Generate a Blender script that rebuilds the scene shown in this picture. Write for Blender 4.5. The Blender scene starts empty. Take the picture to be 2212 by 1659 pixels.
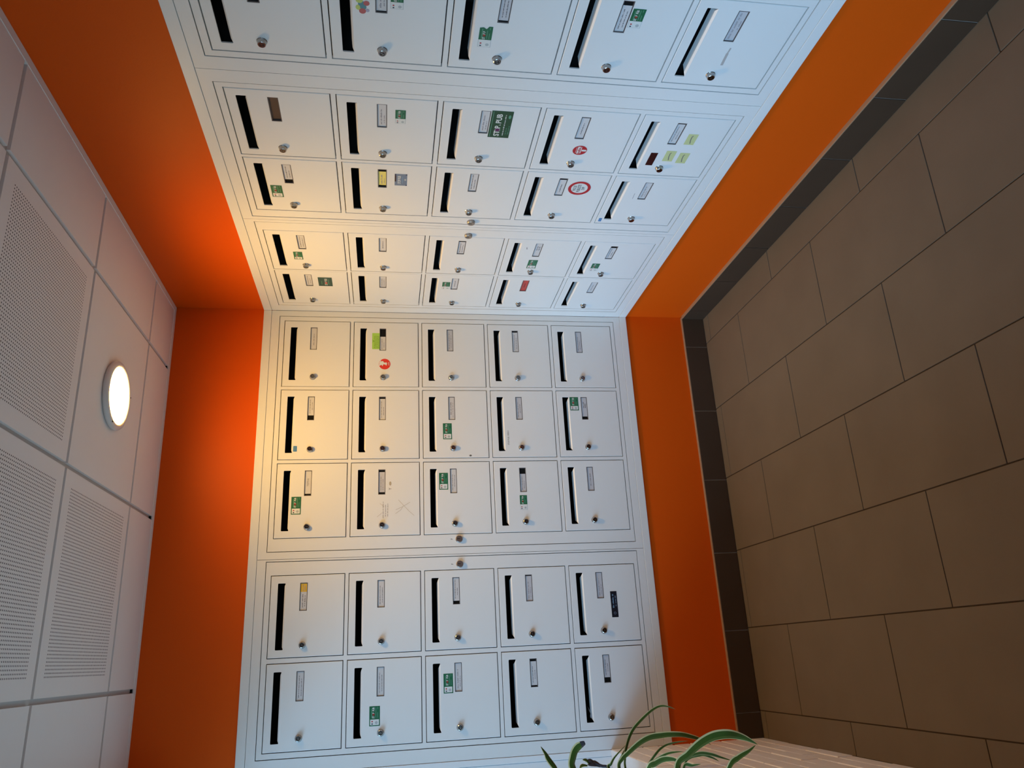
import bpy, math, random
from mathutils import Matrix, Vector

random.seed(7)
sc = bpy.context.scene
col = sc.collection
Z0 = 1.9766            # height of the mailbox doors' top line above the floor

# ------------------------------------------------------------------ camera
cam_d = bpy.data.cameras.new('camera')
cam = bpy.data.objects.new('camera', cam_d)
col.objects.link(cam)
cam_d.sensor_fit = 'HORIZONTAL'
cam_d.sensor_width = 36.0
cam_d.lens = 1652.12 / 2212 * 36.0
cam_d.clip_start = 0.02
ax_r = Vector((-0.05020794, -0.15426904, -0.98675236))   # the photo was taken with the phone on its side
ax_d = Vector((-0.94093683, 0.33854447, -0.00505135))
ax_f = Vector((0.33483883, 0.92821803, -0.16215504))
cam.matrix_world = Matrix(((ax_r.x, -ax_d.x, -ax_f.x, -1.51390878),
                           (ax_r.y, -ax_d.y, -ax_f.y, -3.23662258),
                           (ax_r.z, -ax_d.z, -ax_f.z, -0.44733875 + Z0),
                           (0, 0, 0, 1)))
sc.camera = cam

# ------------------------------------------------------------------ world: daylight seen through the window
wd = bpy.data.worlds.new('daylight')
sc.world = wd
wd.use_nodes = True
nt = wd.node_tree
nt.nodes.clear()
w_out = nt.nodes.new('ShaderNodeOutputWorld')
w_bg = nt.nodes.new('ShaderNodeBackground')
w_tc = nt.nodes.new('ShaderNodeTexCoord')
w_sep = nt.nodes.new('ShaderNodeSeparateXYZ')
w_mr = nt.nodes.new('ShaderNodeMapRange')
w_cr = nt.nodes.new('ShaderNodeValToRGB')
nt.links.new(w_tc.outputs['Generated'], w_sep.inputs[0])
nt.links.new(w_sep.outputs['Z'], w_mr.inputs['Value'])
w_mr.inputs['From Min'].default_value = -1.0
w_mr.inputs['From Max'].default_value = 1.0
nt.links.new(w_mr.outputs[0], w_cr.inputs[0])
nt.links.new(w_cr.outputs[0], w_bg.inputs[0])
nt.links.new(w_bg.outputs[0], w_out.inputs[0])
def el(deg):
    return (math.sin(math.radians(deg)) + 1) / 2
# low sky between the buildings, brightest in a gap straight out of the window; dim street below
cr = w_cr.color_ramp
stops = [(0.0, (0.047, 0.075, 0.090)), (el(-1), (0.047, 0.075, 0.090)), (el(4), (0.20, 0.34, 0.48)),
         (el(15), (0.24, 0.46, 0.68)), (el(21), (0.52, 0.98, 1.50)), (el(31), (0.54, 1.03, 1.58)),
         (el(34), (0.03, 0.06, 0.09)), (1.0, (0.03, 0.06, 0.09))]
while len(cr.elements) < len(stops):
    cr.elements.new(0.5)
for e, (p, c) in zip(cr.elements, stops):
    e.position = p
    e.color = (*c, 1)
def wmath(op, a, b=None):
    n = nt.nodes.new('ShaderNodeMath')
    n.operation = op
    for i, v in enumerate((a, b)):
        if v is None:
            continue
        if isinstance(v, (int, float)):
            n.inputs[i].default_value = v
        else:
            nt.links.new(v, n.inputs[i])
    return n.outputs[0]
SKY = 10.8
az = wmath('ARCTAN2', w_sep.outputs['Y'], wmath('MULTIPLY', w_sep.outputs['X'], -1.0))
off = wmath('ABSOLUTE', wmath('ADD', az, math.radians(26)))
gap = nt.nodes.new('ShaderNodeMapRange')
gap.interpolation_type = 'SMOOTHSTEP'
gap.inputs['From Min'].default_value = math.radians(10)
gap.inputs['From Max'].default_value = math.radians(26)
gap.inputs['To Min'].default_value = 1.0
gap.inputs['To Max'].default_value = 0.16
nt.links.new(off, gap.inputs['Value'])
above = wmath('GREATER_THAN', w_sep.outputs['Z'], 0.0)
k = wmath('ADD', wmath('MULTIPLY', gap.outputs[0], above), wmath('SUBTRACT', 1.0, above))
nt.links.new(wmath('MULTIPLY', k, SKY), w_bg.inputs['Strength'])
try:
    wd.cycles.sampling_method = 'MANUAL'
    wd.cycles.sample_map_resolution = 1024
except Exception:
    pass

# ------------------------------------------------------------------ view
sc.view_settings.view_transform = 'Standard'
sc.view_settings.look = 'None'
sc.view_settings.exposure = 0.0
sc.view_settings.gamma = 1.0
sc.view_settings.use_curve_mapping = False
sc.cycles.max_bounces = 8
sc.cycles.diffuse_bounces = 6
LAMP = 226.0
LAMP_C = (1.0, 0.575, 0.13)

# ------------------------------------------------------------------ materials
def mat(name, rgb, rough=0.5, metal=0.0, spec=0.5, noise=0.0, nscale=20.0, bump=0.0, bscale=200.0, emit=None, estr=0.0, alpha=1.0):
    m = bpy.data.materials.new(name)
    m.use_nodes = True
    t = m.node_tree
    b = t.nodes['Principled BSDF']
    b.inputs['Base Color'].default_value = (*rgb, 1)
    b.inputs['Roughness'].default_value = rough
    b.inputs['Metallic'].default_value = metal
    b.inputs['Specular IOR Level'].default_value = spec
    b.inputs['Alpha'].default_value = alpha
    tc = t.nodes.new('ShaderNodeTexCoord')
    if noise:
        n = t.nodes.new('ShaderNodeTexNoise')
        n.inputs['Scale'].default_value = nscale
        n.inputs['Detail'].default_value = 4
        t.links.new(tc.outputs['Object'], n.inputs['Vector'])
        mx = t.nodes.new('ShaderNodeMix')
        mx.data_type = 'RGBA'
        mx.inputs[6].default_value = (*[c * (1 - noise) for c in rgb], 1)
        mx.inputs[7].default_value = (*[min(1, c * (1 + noise)) for c in rgb], 1)
        t.links.new(n.outputs['Fac'], mx.inputs[0])
        t.links.new(mx.outputs[2], b.inputs['Base Color'])
    if bump:
        n2 = t.nodes.new('ShaderNodeTexNoise')
        n2.inputs['Scale'].default_value = bscale
        n2.inputs['Detail'].default_value = 3
        t.links.new(tc.outputs['Object'], n2.inputs['Vector'])
        bp = t.nodes.new('ShaderNodeBump')
        bp.inputs['Strength'].default_value = bump
        bp.inputs['Distance'].default_value = 0.002
        t.links.new(n2.outputs['Fac'], bp.inputs['Height'])
        t.links.new(bp.outputs[0], b.inputs['Normal'])
    if emit:
        b.inputs['Emission Color'].default_value = (*emit, 1)
        b.inputs['Emission Strength'].default_value = estr
    return m

M = {}
M['cab'] = mat('cabinet_enamel', (0.70, 0.70, 0.69), 0.36, spec=0.45, noise=0.012, nscale=3, bump=0.03, bscale=500)
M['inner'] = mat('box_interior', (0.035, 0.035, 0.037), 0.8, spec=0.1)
M['orange'] = mat('orange_paint', (0.64, 0.082, 0.002), 0.5, spec=0.15, noise=0.02, nscale=4, bump=0.12, bscale=220)
M['white'] = mat('white_paint', (0.72, 0.70, 0.68), 0.6, noise=0.02, bump=0.05, bscale=80)
M['brickpaint'] = mat('painted_brick', (0.82, 0.78, 0.77), 0.55, noise=0.06, nscale=25, bump=0.5, bscale=90)
M['jamb'] = mat('jamb_paint', (0.74, 0.75, 0.76), 0.4)
M['ceil'] = mat('ceiling_panel', (0.73, 0.69, 0.67), 0.6, spec=0.2, noise=0.02, nscale=8, bump=0.05, bscale=300)
M['bar'] = mat('ceiling_bar', (0.50, 0.47, 0.45), 0.6, spec=0.2)
M['tile'] = mat('floor_tile', (0.150, 0.112, 0.078), 0.8, spec=0.06, noise=0.13, nscale=5, bump=0.1, bscale=120)
M['grout'] = mat('floor_grout', (0.050, 0.032, 0.020), 0.9, spec=0.1)
M['skirt'] = mat('skirting_tile', (0.060, 0.036, 0.022), 0.6, spec=0.15, noise=0.1, nscale=8)
M['skgrout'] = mat('skirting_grout', (0.22, 0.19, 0.165), 0.8)
M['bead'] = mat('skirting_bead', (0.32, 0.20, 0.12), 0.5)
M['chrome'] = mat('chrome', (0.42, 0.41, 0.40), 0.14, metal=1.0)
M['steel'] = mat('brushed_steel', (0.42, 0.37, 0.33), 0.33, metal=1.0)
M['darkmetal'] = mat('dark_metal', (0.10, 0.09, 0.085), 0.25, metal=1.0)
M['black'] = mat('black_hole', (0.008, 0.008, 0.008), 0.6, spec=0.1)
M['holder'] = mat('name_holder', (0.085, 0.077, 0.078), 0.3)
M['brownholder'] = mat('brown_tray', (0.055, 0.030, 0.022), 0.4)
M['card'] = mat('paper_card', (0.57, 0.56, 0.565), 0.5)
M['cardgrey'] = mat('grey_card', (0.50, 0.49, 0.51), 0.5)
M['cardyellow'] = mat('yellow_card', (0.72, 0.62, 0.16), 0.6)
M['cardgold'] = mat('gold_card', (0.70, 0.42, 0.03), 0.6)
M['cardred'] = mat('red_card', (0.48, 0.055, 0.045), 0.5)
M['ink'] = mat('ink', (0.13, 0.12, 0.13), 0.7)
M['inksoft'] = mat('soft_ink', (0.30, 0.28, 0.30), 0.7)
M['green'] = mat('sticker_green', (0.006, 0.115, 0.048), 0.4)
M['dgreen'] = mat('sticker_dark_green', (0.010, 0.055, 0.020), 0.4)
M['teal'] = mat('sticker_teal', (0.015, 0.060, 0.048), 0.4)
M['lgreen'] = mat('sticker_light_green', (0.10, 0.28, 0.18), 0.5)
M['pale'] = mat('sticker_white', (0.66, 0.68, 0.66), 0.5)
M['paler'] = mat('sticker_grey', (0.40, 0.43, 0.44), 0.5)
M['navy'] = mat('sticker_navy', (0.008, 0.010, 0.045), 0.5)
M['red'] = mat('sticker_red', (0.42, 0.012, 0.018), 0.45)
M['redor'] = mat('sticker_orange_red', (0.66, 0.030, 0.012), 0.45)
M['purple'] = mat('sticker_purple', (0.10, 0.010, 0.075), 0.45)
M['lime'] = mat('note_lime', (0.36, 0.62, 0.08), 0.6)
M['note'] = mat('note_yellow', (0.52, 0.54, 0.26), 0.6)
M['blue'] = mat('sticker_blue', (0.02, 0.16, 0.42), 0.45)
M['bluegrey'] = mat('sticker_blue_grey', (0.15, 0.20, 0.29), 0.45)
M['maroon'] = mat('sticker_maroon', (0.030, 0.004, 0.004), 0.35)
M['sblack'] = mat('sticker_black', (0.004, 0.006, 0.014), 0.4)
M['sblue'] = mat('sticker_pale_blue', (0.16, 0.28, 0.42), 0.5)
M['byellow'] = mat('balloon_yellow', (0.44, 0.52, 0.14), 0.5)
M['bteal'] = mat('balloon_teal', (0.07, 0.22, 0.26), 0.5)
M['bred'] = mat('balloon_red', (0.42, 0.10, 0.10), 0.5)
M['bpink'] = mat('balloon_grey', (0.36, 0.36, 0.46), 0.5)
M['smear'] = mat('rust_smear', (0.42, 0.38, 0.36), 0.6)
M['tan'] = mat('scratch_tan', (0.42, 0.36, 0.27), 0.6)
M['chip'] = mat('paint_chip', (0.10, 0.10, 0.09), 0.6)
M['leaf'] = mat('leaf_green', (0.042, 0.082, 0.008), 0.5, spec=0.25, noise=0.25, nscale=30)
M['leafedge'] = mat('leaf_cream_edge', (0.66, 0.55, 0.26), 0.6, spec=0.2)
M['leafdry'] = mat('leaf_dry', (0.030, 0.022, 0.030), 0.6)
M['pot'] = mat('terracotta', (0.42, 0.15, 0.07), 0.7, noise=0.1)
M['soil'] = mat('soil', (0.035, 0.022, 0.014), 0.95, noise=0.3, nscale=60, bump=0.8, bscale=60)
M['lampbody'] = mat('lamp_plastic', (0.62, 0.58, 0.56), 0.35)
M['lampglow'] = mat('lamp_diffuser', (0.9, 0.9, 0.88), 0.4, emit=LAMP_C, estr=LAMP)

def perforated():
    m = mat('perforated_panel', (0.73, 0.69, 0.67), 0.6, spec=0.2)
    t = m.node_tree
    b = t.nodes['Principled BSDF']
    tc = t.nodes.new('ShaderNodeTexCoord')
    sx = t.nodes.new('ShaderNodeSeparateXYZ')
    t.links.new(tc.outputs['Object'], sx.inputs[0])
    sq = []
    for ax, pitch in (('X', 0.0098), ('Y', 0.0098)):
        dv = t.nodes.new('ShaderNodeMath'); dv.operation = 'DIVIDE'; dv.inputs[1].default_value = pitch
        t.links.new(sx.outputs[ax], dv.inputs[0])
        fr = t.nodes.new('ShaderNodeMath'); fr.operation = 'FRACT'
        t.links.new(dv.outputs[0], fr.inputs[0])
        sb = t.nodes.new('ShaderNodeMath'); sb.operation = 'SUBTRACT'; sb.inputs[1].default_value = 0.5
        t.links.new(fr.outputs[0], sb.inputs[0])
        pw = t.nodes.new('ShaderNodeMath'); pw.operation = 'MULTIPLY'
        t.links.new(sb.outputs[0], pw.inputs[0]); t.links.new(sb.outputs[0], pw.inputs[1])
        sq.append(pw)
    ad = t.nodes.new('ShaderNodeMath'); ad.operation = 'ADD'
    t.links.new(sq[0].outputs[0], ad.inputs[0]); t.links.new(sq[1].outputs[0], ad.inputs[1])
    ls = t.nodes.new('ShaderNodeMath'); ls.operation = 'LESS_THAN'; ls.inputs[1].default_value = 0.055
    t.links.new(ad.outputs[0], ls.inputs[0])
    mx = t.nodes.new('ShaderNodeMix'); mx.data_type = 'RGBA'
    mx.inputs[6].default_value = (0.73, 0.69, 0.67, 1)
    mx.inputs[7].default_value = (0.07, 0.06, 0.06, 1)
    t.links.new(ls.outputs[0], mx.inputs[0])
    t.links.new(mx.outputs[2], b.inputs['Base Color'])
    return m
M['perf'] = perforated()

def diffuser():
    """lamp diffuser that throws most of its light downwards"""
    t = M['lampglow'].node_tree
    b = t.nodes['Principled BSDF']
    g = t.nodes.new('ShaderNodeNewGeometry')
    d = t.nodes.new('ShaderNodeVectorMath'); d.operation = 'DOT_PRODUCT'
    t.links.new(g.outputs['Incoming'], d.inputs[0]); t.links.new(g.outputs['Normal'], d.inputs[1])
    p = t.nodes.new('ShaderNodeMath'); p.operation = 'POWER'; p.inputs[1].default_value = 0.9
    t.links.new(d.outputs['Value'], p.inputs[0])
    m = t.nodes.new('ShaderNodeMath'); m.operation = 'MULTIPLY'; m.inputs[1].default_value = LAMP
    t.links.new(p.outputs[0], m.inputs[0])
    t.links.new(m.outputs[0], b.inputs['Emission Strength'])
diffuser()

def glass():
    m = bpy.data.materials.new('window_glass')
    m.use_nodes = True
    t = m.node_tree
    t.nodes.clear()
    o = t.nodes.new('ShaderNodeOutputMaterial')
    mx = t.nodes.new('ShaderNodeMixShader')
    tr = t.nodes.new('ShaderNodeBsdfTransparent')
    gl = t.nodes.new('ShaderNodeBsdfGlossy')
    gl.inputs['Roughness'].default_value = 0.02
    mx.inputs[0].default_value = 0.07
    t.links.new(tr.outputs[0], mx.inputs[1]); t.links.new(gl.outputs[0], mx.inputs[2])
    t.links.new(mx.outputs[0], o.inputs[0])
    return m
M['glass'] = glass()

# ------------------------------------------------------------------ mesh builder
class MB:
    def __init__(s):
        s.v, s.f, s.m, s.mats = [], [], [], []
    def mi(s, m):
        if m not in s.mats:
            s.mats.append(m)
        return s.mats.index(m)
    def poly(s, pts, m):
        i = len(s.v)
        s.v += [tuple(p) for p in pts]
        s.f.append(tuple(range(i, i + len(pts))))
        s.m.append(s.mi(m))
    def rect(s, x0, x1, y0, y1, z, m):
        s.poly([(x0, y0, z), (x1, y0, z), (x1, y1, z), (x0, y1, z)], m)
    def box(s, x0, x1, y0, y1, z0, z1, m):
        i = len(s.v)
        s.v += [(x, y, z) for z in (z0, z1) for y in (y0, y1) for x in (x0, x1)]
        for q in ((0, 2, 3, 1), (4, 5, 7, 6), (0, 1, 5, 4), (2, 6, 7, 3), (0, 4, 6, 2), (1, 3, 7, 5)):
            s.f.append(tuple(i + k for k in q)); s.m.append(s.mi(m))
    def disc(s, cx, cy, z, r, m, n=24, ry=None):
        ry = ry or r
        s.poly([(cx + r * math.cos(2 * math.pi * k / n), cy + ry * math.sin(2 * math.pi * k / n), z) for k in range(n)], m)
    def ring(s, cx, cy, z, r0, r1, m, n=36):
        for k in range(n):
            a, b = 2 * math.pi * k / n, 2 * math.pi * (k + 1) / n
            s.poly([(cx + r0 * math.cos(a), cy + r0 * math.sin(a), z), (cx + r1 * math.cos(a), cy + r1 * math.sin(a), z),
                    (cx + r1 * math.cos(b), cy + r1 * math.sin(b), z), (cx + r0 * math.cos(b), cy + r0 * math.sin(b), z)], m)
    def lathe(s, prof, m, n=24, cx=0, cy=0):
        base = len(s.v)
        for r, z in prof:
            for k in range(n):
                a = 2 * math.pi * k / n
                s.v.append((cx + r * math.cos(a), cy + r * math.sin(a), z))
        for j in range(len(prof) - 1):
            for k in range(n):
                a, b = base + j * n + k, base + j * n + (k + 1) % n
                s.f.append((a, b, b + n, a + n)); s.m.append(s.mi(m))
    def text(s, body, cx, cy, size, z, m, bold=0.0, sx=1.0):
        for poly in glyphs(body, bold):
            s.poly([(cx + x * size * sx, cy + y * size, z) for x, y in poly], m)
    def scribble(s, x0, x1, y, h, z, m, rnd):
        x = x0
        while x < x1 - h * 0.6:
            n = rnd.randint(2, 7)
            for _ in range(n):
                w = h * rnd.uniform(0.35, 0.75)
                if x + w > x1:
                    break
                hh = h * rnd.uniform(0.45, 0.8)
                s.rect(x, x + w * 0.72, y - h / 2, y - h / 2 + hh, z, m)
                x += w
            x += h * 0.6
    def build(s, name, parent=None, smooth=False, bevel=0.0, mesh_only=False):
        me = bpy.data.meshes.new(name)
        me.from_pydata(s.v, [], s.f)
        for m in s.mats:
            me.materials.append(M[m])
        me.polygons.foreach_set('material_index', s.m)
        if smooth:
            me.polygons.foreach_set('use_smooth', [True] * len(me.polygons))
        me.update()
        if mesh_only:
            return me
        return put(name, me, parent, bevel)

def put(name, me, parent=None, bevel=0.0, loc=None):
    o = bpy.data.objects.new(name, me)
    col.objects.link(o)
    if parent:
        o.parent = parent
    if loc:
        o.location = loc
    if bevel:
        b = o.modifiers.new('bevel', 'BEVEL')
        b.width = bevel; b.segments = 2; b.limit_method = 'ANGLE'; b.angle_limit = math.radians(40)
    return o

_gl = {}
def glyphs(body, bold=0.0):
    key = (body, bold)
    if key in _gl:
        return _gl[key]
    cu = bpy.data.curves.new('text', 'FONT')
    cu.body = body; cu.size = 1.0; cu.align_x = 'CENTER'; cu.align_y = 'CENTER'; cu.offset = bold
    cu.resolution_u = 3
    ob = bpy.data.objects.new('text', cu)
    col.objects.link(ob)
    dg = bpy.context.evaluated_depsgraph_get()
    me = ob.evaluated_get(dg).to_mesh()
    out = [[(me.vertices[i].co.x, me.vertices[i].co.y) for i in p.vertices] for p in me.polygons]
    ob.evaluated_get(dg).to_mesh_clear()
    bpy.data.objects.remove(ob)
    bpy.data.curves.remove(cu)
    _gl[key] = out
    return out

def tag(o, label=None, cat=None, group=None, kind=None):
    if label: o['label'] = label
    if cat: o['category'] = cat
    if group: o['group'] = group
    if kind: o['kind'] = kind
    return o

# wall frames: local x runs right along the wall as one faces it, y up, z out of the wall
FR = {'L': Matrix(((1, 0, 0, 0), (0, 0, -1, 0), (0, 1, 0, Z0), (0, 0, 0, 1))),
      'R': Matrix(((0, 0, -1, 0), (-1, 0, 0, 0), (0, 1, 0, Z0), (0, 0, 0, 1)))}
def empty(name, wall, h, v):
    o = bpy.data.objects.new(name, None)
    o.empty_display_size = 0.05
    col.objects.link(o)
    o.matrix_world = FR[wall] @ Matrix.Translation((h, v, 0))
    return o

def grid_plate(mb, xs, ys, holes, z0, z1, m, side='cab'):
    """flat sheet between z0 (back) and z1 (front) over the grid xs x ys with the given cells missing"""
    nx, ny = len(xs) - 1, len(ys) - 1
    solid = lambda i, j: 0 <= i < nx and 0 <= j < ny and (i, j) not in holes
    for i in range(nx):
        for j in range(ny):
            if not solid(i, j):
                continue
            mb.rect(xs[i], xs[i + 1], ys[j], ys[j + 1], z1, m)
            if not solid(i - 1, j): mb.poly([(xs[i], ys[j], z0), (xs[i], ys[j], z1), (xs[i], ys[j + 1], z1), (xs[i], ys[j + 1], z0)], m)
            if not solid(i + 1, j): mb.poly([(xs[i + 1], ys[j], z0), (xs[i + 1], ys[j + 1], z0), (xs[i + 1], ys[j + 1], z1), (xs[i + 1], ys[j], z1)], m)
            if not solid(i, j - 1): mb.poly([(xs[i], ys[j], z0), (xs[i + 1], ys[j], z0), (xs[i + 1], ys[j], z1), (xs[i], ys[j], z1)], m)
            if not solid(i, j + 1): mb.poly([(xs[i], ys[j + 1], z0), (xs[i], ys[j + 1], z1), (xs[i + 1], ys[j + 1], z1), (xs[i + 1], ys[j + 1], z0)], m)

# ------------------------------------------------------------------ the setting
CEIL = 0.467
FLOOR = -Z0
def wbox(mb, x0, x1, y0, y1, z0, z1, m):
    mb.box(x0, x1, y0, y1, z0 + Z0, z1 + Z0, m)
def struct(mb, name, bevel=0.0):
    return tag(mb.build(name, bevel=bevel), kind='structure')

TOP, BOT = 0.094, -1.586           # opening that holds the mailboxes
mb = MB()
wbox(mb, -2.30, 0.30, 0.005, 0.36, TOP - 0.006, 0.60, 'orange')
wbox(mb, -2.30, 0.30, 0.005, 0.36, FLOOR - 0.10, BOT + 0.006, 'orange')
wbox(mb, -2.30, 0.30, 0.30, 0.36, BOT, TOP, 'inner')
struct(mb, 'wall_back')
mb = MB()
wbox(mb, 0.005, 0.36, -4.70, 0.004, TOP - 0.006, 0.60, 'orange')
wbox(mb, 0.005, 0.36, -4.70, 0.004, FLOOR - 0.10, BOT + 0.006, 'orange')
wbox(mb, 0.30, 0.36, -4.70, 0.004, BOT, TOP, 'inner')
wbox(mb, 0.005, 0.36, -4.70, -2.02, BOT + 0.005, TOP - 0.005, 'orange')
struct(mb, 'wall_right')
mb = MB()
wbox(mb, -2.30, 0.36, -4.82, -4.70, FLOOR - 0.10, 0.60, 'white')
struct(mb, 'wall_front')

# low brick wall under the window, painted white
SILL = -1.332
mb = MB()
wbox(mb, -2.30, -1.8825, -4.70, 0.004, FLOOR - 0.10, SILL - 0.004, 'brickpaint')
rb = random.Random(3)
ch = 0.0655
for k in range(10):
    zt = SILL - k * ch
    y = -0.003 - (0.0 if k % 2 else 0.105)
    if k % 2 == 0:
        j = rb.uniform(0, 0.0015)
        wbox(mb, -1.95, -1.8805 + j, y + 0.003, -0.001, max(zt - ch + 0.0045, FLOOR), zt, 'brickpaint')
    while y > -4.6:
        j = rb.uniform(-0.0008, 0.0018)
        t = rb.uniform(-0.0015, 0.0015)
        wbox(mb, -1.95, -1.8805 + j, y - 0.212, y, max(zt - ch + 0.0045 + t, FLOOR), zt + (0 if k == 0 else t), 'brickpaint')
        y -= 0.2155
wbox(mb, -2.30, -1.880, -4.70, 0.004, 0.30, 0.60, 'white')
struct(mb, 'wall_left', bevel=0.0025)
mb = MB()
wbox(mb, -2.18, -1.8825, -4.70, 0.0, SILL - 0.003, SILL + 0.001, 'jamb')
struct(mb, 'trim_1')

# white reveal between the mailboxes and the window
mb = MB()
wbox(mb, -2.20, -1.9055, 0.001, 0.29, SILL, 0.30, 'jamb')
wbox(mb, -1.9045, -1.8815, -0.0015, 0.29, SILL, 0.30, 'jamb')
struct(mb, 'trim_2', bevel=0.0015)

# window
mb = MB()
X0, X1 = -2.115, -2.06
wbox(mb, X0, X1, -0.055, -0.001, SILL + 0.002, 0.299, 'jamb')
wbox(mb, X0, X1, -4.698, -4.64, SILL + 0.002, 0.299, 'jamb')
wbox(mb, X0, X1, -4.64, -0.055, SILL + 0.002, SILL + 0.055, 'jamb')
wbox(mb, X0, X1, -4.64, -0.055, 0.245, 0.299, 'jamb')
for yy in (-1.55, -3.10):
    wbox(mb, X0, X1, yy - 0.03, yy + 0.03, SILL + 0.055, 0.245, 'jamb')
win = struct(mb, 'window_1', bevel=0.003)
for a, b in ((-0.055, -1.52), (-1.58, -3.07), (-3.13, -4.64)):
    mb = MB()
    wbox(mb, -2.090, -2.085, b, a, SILL + 0.055, 0.245, 'glass')
    mb.build('pane', win)

# floor of long tiles in running bond
mb = MB()
wbox(mb, -2.30, 0.36, -4.82, 0.36, FLOOR - 0.06, FLOOR - 0.0025, 'grout')
edges = [0.004, -0.137, -0.470, -0.800, -1.125, -1.450, -1.776, -1.882]
phase = [-0.68, -0.36, -0.68, -0.355, -0.66, -0.35, -0.667]
for i in range(7):
    ys = [0.003]
    y = phase[i]
    while y < -0.62: y += 0.617
    while y > -4.7:
        if y < -0.02: ys.append(y)
        y -= 0.617
    ys.append(-4.7)
    for a, b in zip(ys[:-1], ys[1:]):
        wbox(mb, edges[i + 1] + 0.0018, edges[i] - 0.0018, b + 0.0018, a - 0.0018, FLOOR - 0.03, FLOOR, 'tile')
struct(mb, 'floor', bevel=0.0012)

# skirting tiles
def skirting(name, joints, wall):
    mb = MB()
    d0, d1 = 0.0, 0.011
    f = (lambda a, b, z0, z1, e0, e1, m: wbox(mb, -b, -a, -e1, 0.005 - e0, z0, z1, m)) if wall == 'L' else \
        (lambda a, b, z0, z1, e0, e1, m: wbox(mb, -e1, 0.005 - e0, -b, -a, z0, z1, m))
    end = joints[-1]
    f(joints[0], end, FLOOR + 0.0005, -1.868, 0, 0.0085, 'skgrout')
    f(joints[0], end, -1.8695, -1.8655, 0, 0.0105, 'bead')
    for a, b in zip(joints[:-1], joints[1:]):
        f(a + 0.0018, b - 0.0018, FLOOR + 0.002, -1.870, 0, d1, 'skirt')
    struct(mb, name, bevel=0.001)
skirting('baseboard_back', [0.0, 0.157, 0.480, 0.808, 1.134, 1.459, 1.781, 1.879], 'L')
skirting('baseboard_right', [0.012, 0.11, 0.41, 0.705, 1.003, 1.29, 1.585, 1.882, 2.18, 2.48, 2.78, 3.08, 3.38, 3.68, 3.98, 4.28, 4.58, 4.69], 'R')

# suspended ceiling
mb = MB()
wbox(mb, -2.30, 0.36, -4.82, 0.36, CEIL + 0.010, CEIL + 0.13, 'bar')
xs = [-0.020, -0.290, -0.927, -1.565, -1.878]
ys = [-0.020, -0.300, -0.898, -1.505, -2.110, -2.715, -3.320, -3.925, -4.530, -4.69]
g = 0.0078
for i in range(4):
    for j in range(9):
        x1, x0, y1, y0 = xs[i] - (g if i else 0), xs[i + 1] + g, ys[j] - (g if j else 0), ys[j + 1] + g
        perf = i in (1, 2) and 1 <= j <= 7 and not (i == 1 and j == 1) and not (i == 1 and j == 4)
        if not perf:
            wbox(mb, x0, x1, y0, y1, CEIL, CEIL + 0.02, 'ceil')
        else:
            b = 0.048
            wbox(mb, x0, x0 + b, y0, y1, CEIL, CEIL + 0.02, 'ceil')
            wbox(mb, x1 - b, x1, y0, y1, CEIL, CEIL + 0.02, 'ceil')
            wbox(mb, x0 + b, x1 - b, y0, y0 + b, CEIL, CEIL + 0.02, 'ceil')
            wbox(mb, x0 + b, x1 - b, y1 - b, y1, CEIL, CEIL + 0.02, 'ceil')
            wbox(mb, x0 + b, x1 - b, y0 + b, y1 - b, CEIL, CEIL + 0.02, 'perf')
wbox(mb, -1.878, 0.004, -0.020, 0.004, CEIL - 0.002, CEIL + 0.02, 'ceil')
wbox(mb, -0.020, 0.004, -4.69, -0.0205, CEIL - 0.002, CEIL + 0.02, 'ceil')
for gx in (-0.290, -0.927, -1.565):
    wbox(mb, gx - 0.006, gx + 0.006, -0.031, -0.0205, CEIL + 0.003, CEIL + 0.009, 'black')
struct(mb, 'ceiling')

# ------------------------------------------------------------------ ceiling lamps
def lamp(x, y, label):
    o = bpy.data.objects.new('ceiling_lamp', None)
    col.objects.link(o)
    o.location = (x, y, CEIL + Z0)
    tag(o, label, 'lamp')
    mb = MB()
    mb.lathe([(0.112, 0.0), (0.117, -0.003), (0.119, -0.010), (0.1155, -0.0165), (0.107, -0.0195), (0.0995, -0.0185), (0.0985, -0.013), (0.098, -0.004)], 'lampbody', 64)
    mb.build('bezel', o, smooth=True)
    mb = MB()
    mb.poly([(0.0985 * math.cos(-2 * math.pi * q / 64), 0.0985 * math.sin(-2 * math.pi * q / 64), -0.0140) for q in range(64)], 'lampglow')
    mb.build('diffuser', o)
    for a in (200, 75):
        mb = MB()
        mb.lathe([(0.0030, -0.0180), (0.0026, -0.0203), (0.0001, -0.0206)], 'black', 12, 0.109 * math.cos(math.radians(a)), 0.109 * math.sin(math.radians(a)))
        mb.build('screw', o)
    return o
lamp(-0.612, -0.598, 'round glowing ceiling lamp with pale bezel in the white panel ceiling')

# ------------------------------------------------------------------ mailboxes
START = {'L': [0.0521, 0.3797, 0.7079, 1.1665, 1.4980], 'R': [0.0819, 0.3919, 0.8268, 1.1396, 1.5755]}
W = {'L': 0.309, 'R': 0.2955}
H = 0.2848
PITCH = 0.3040
GAP = 0.0028

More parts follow.
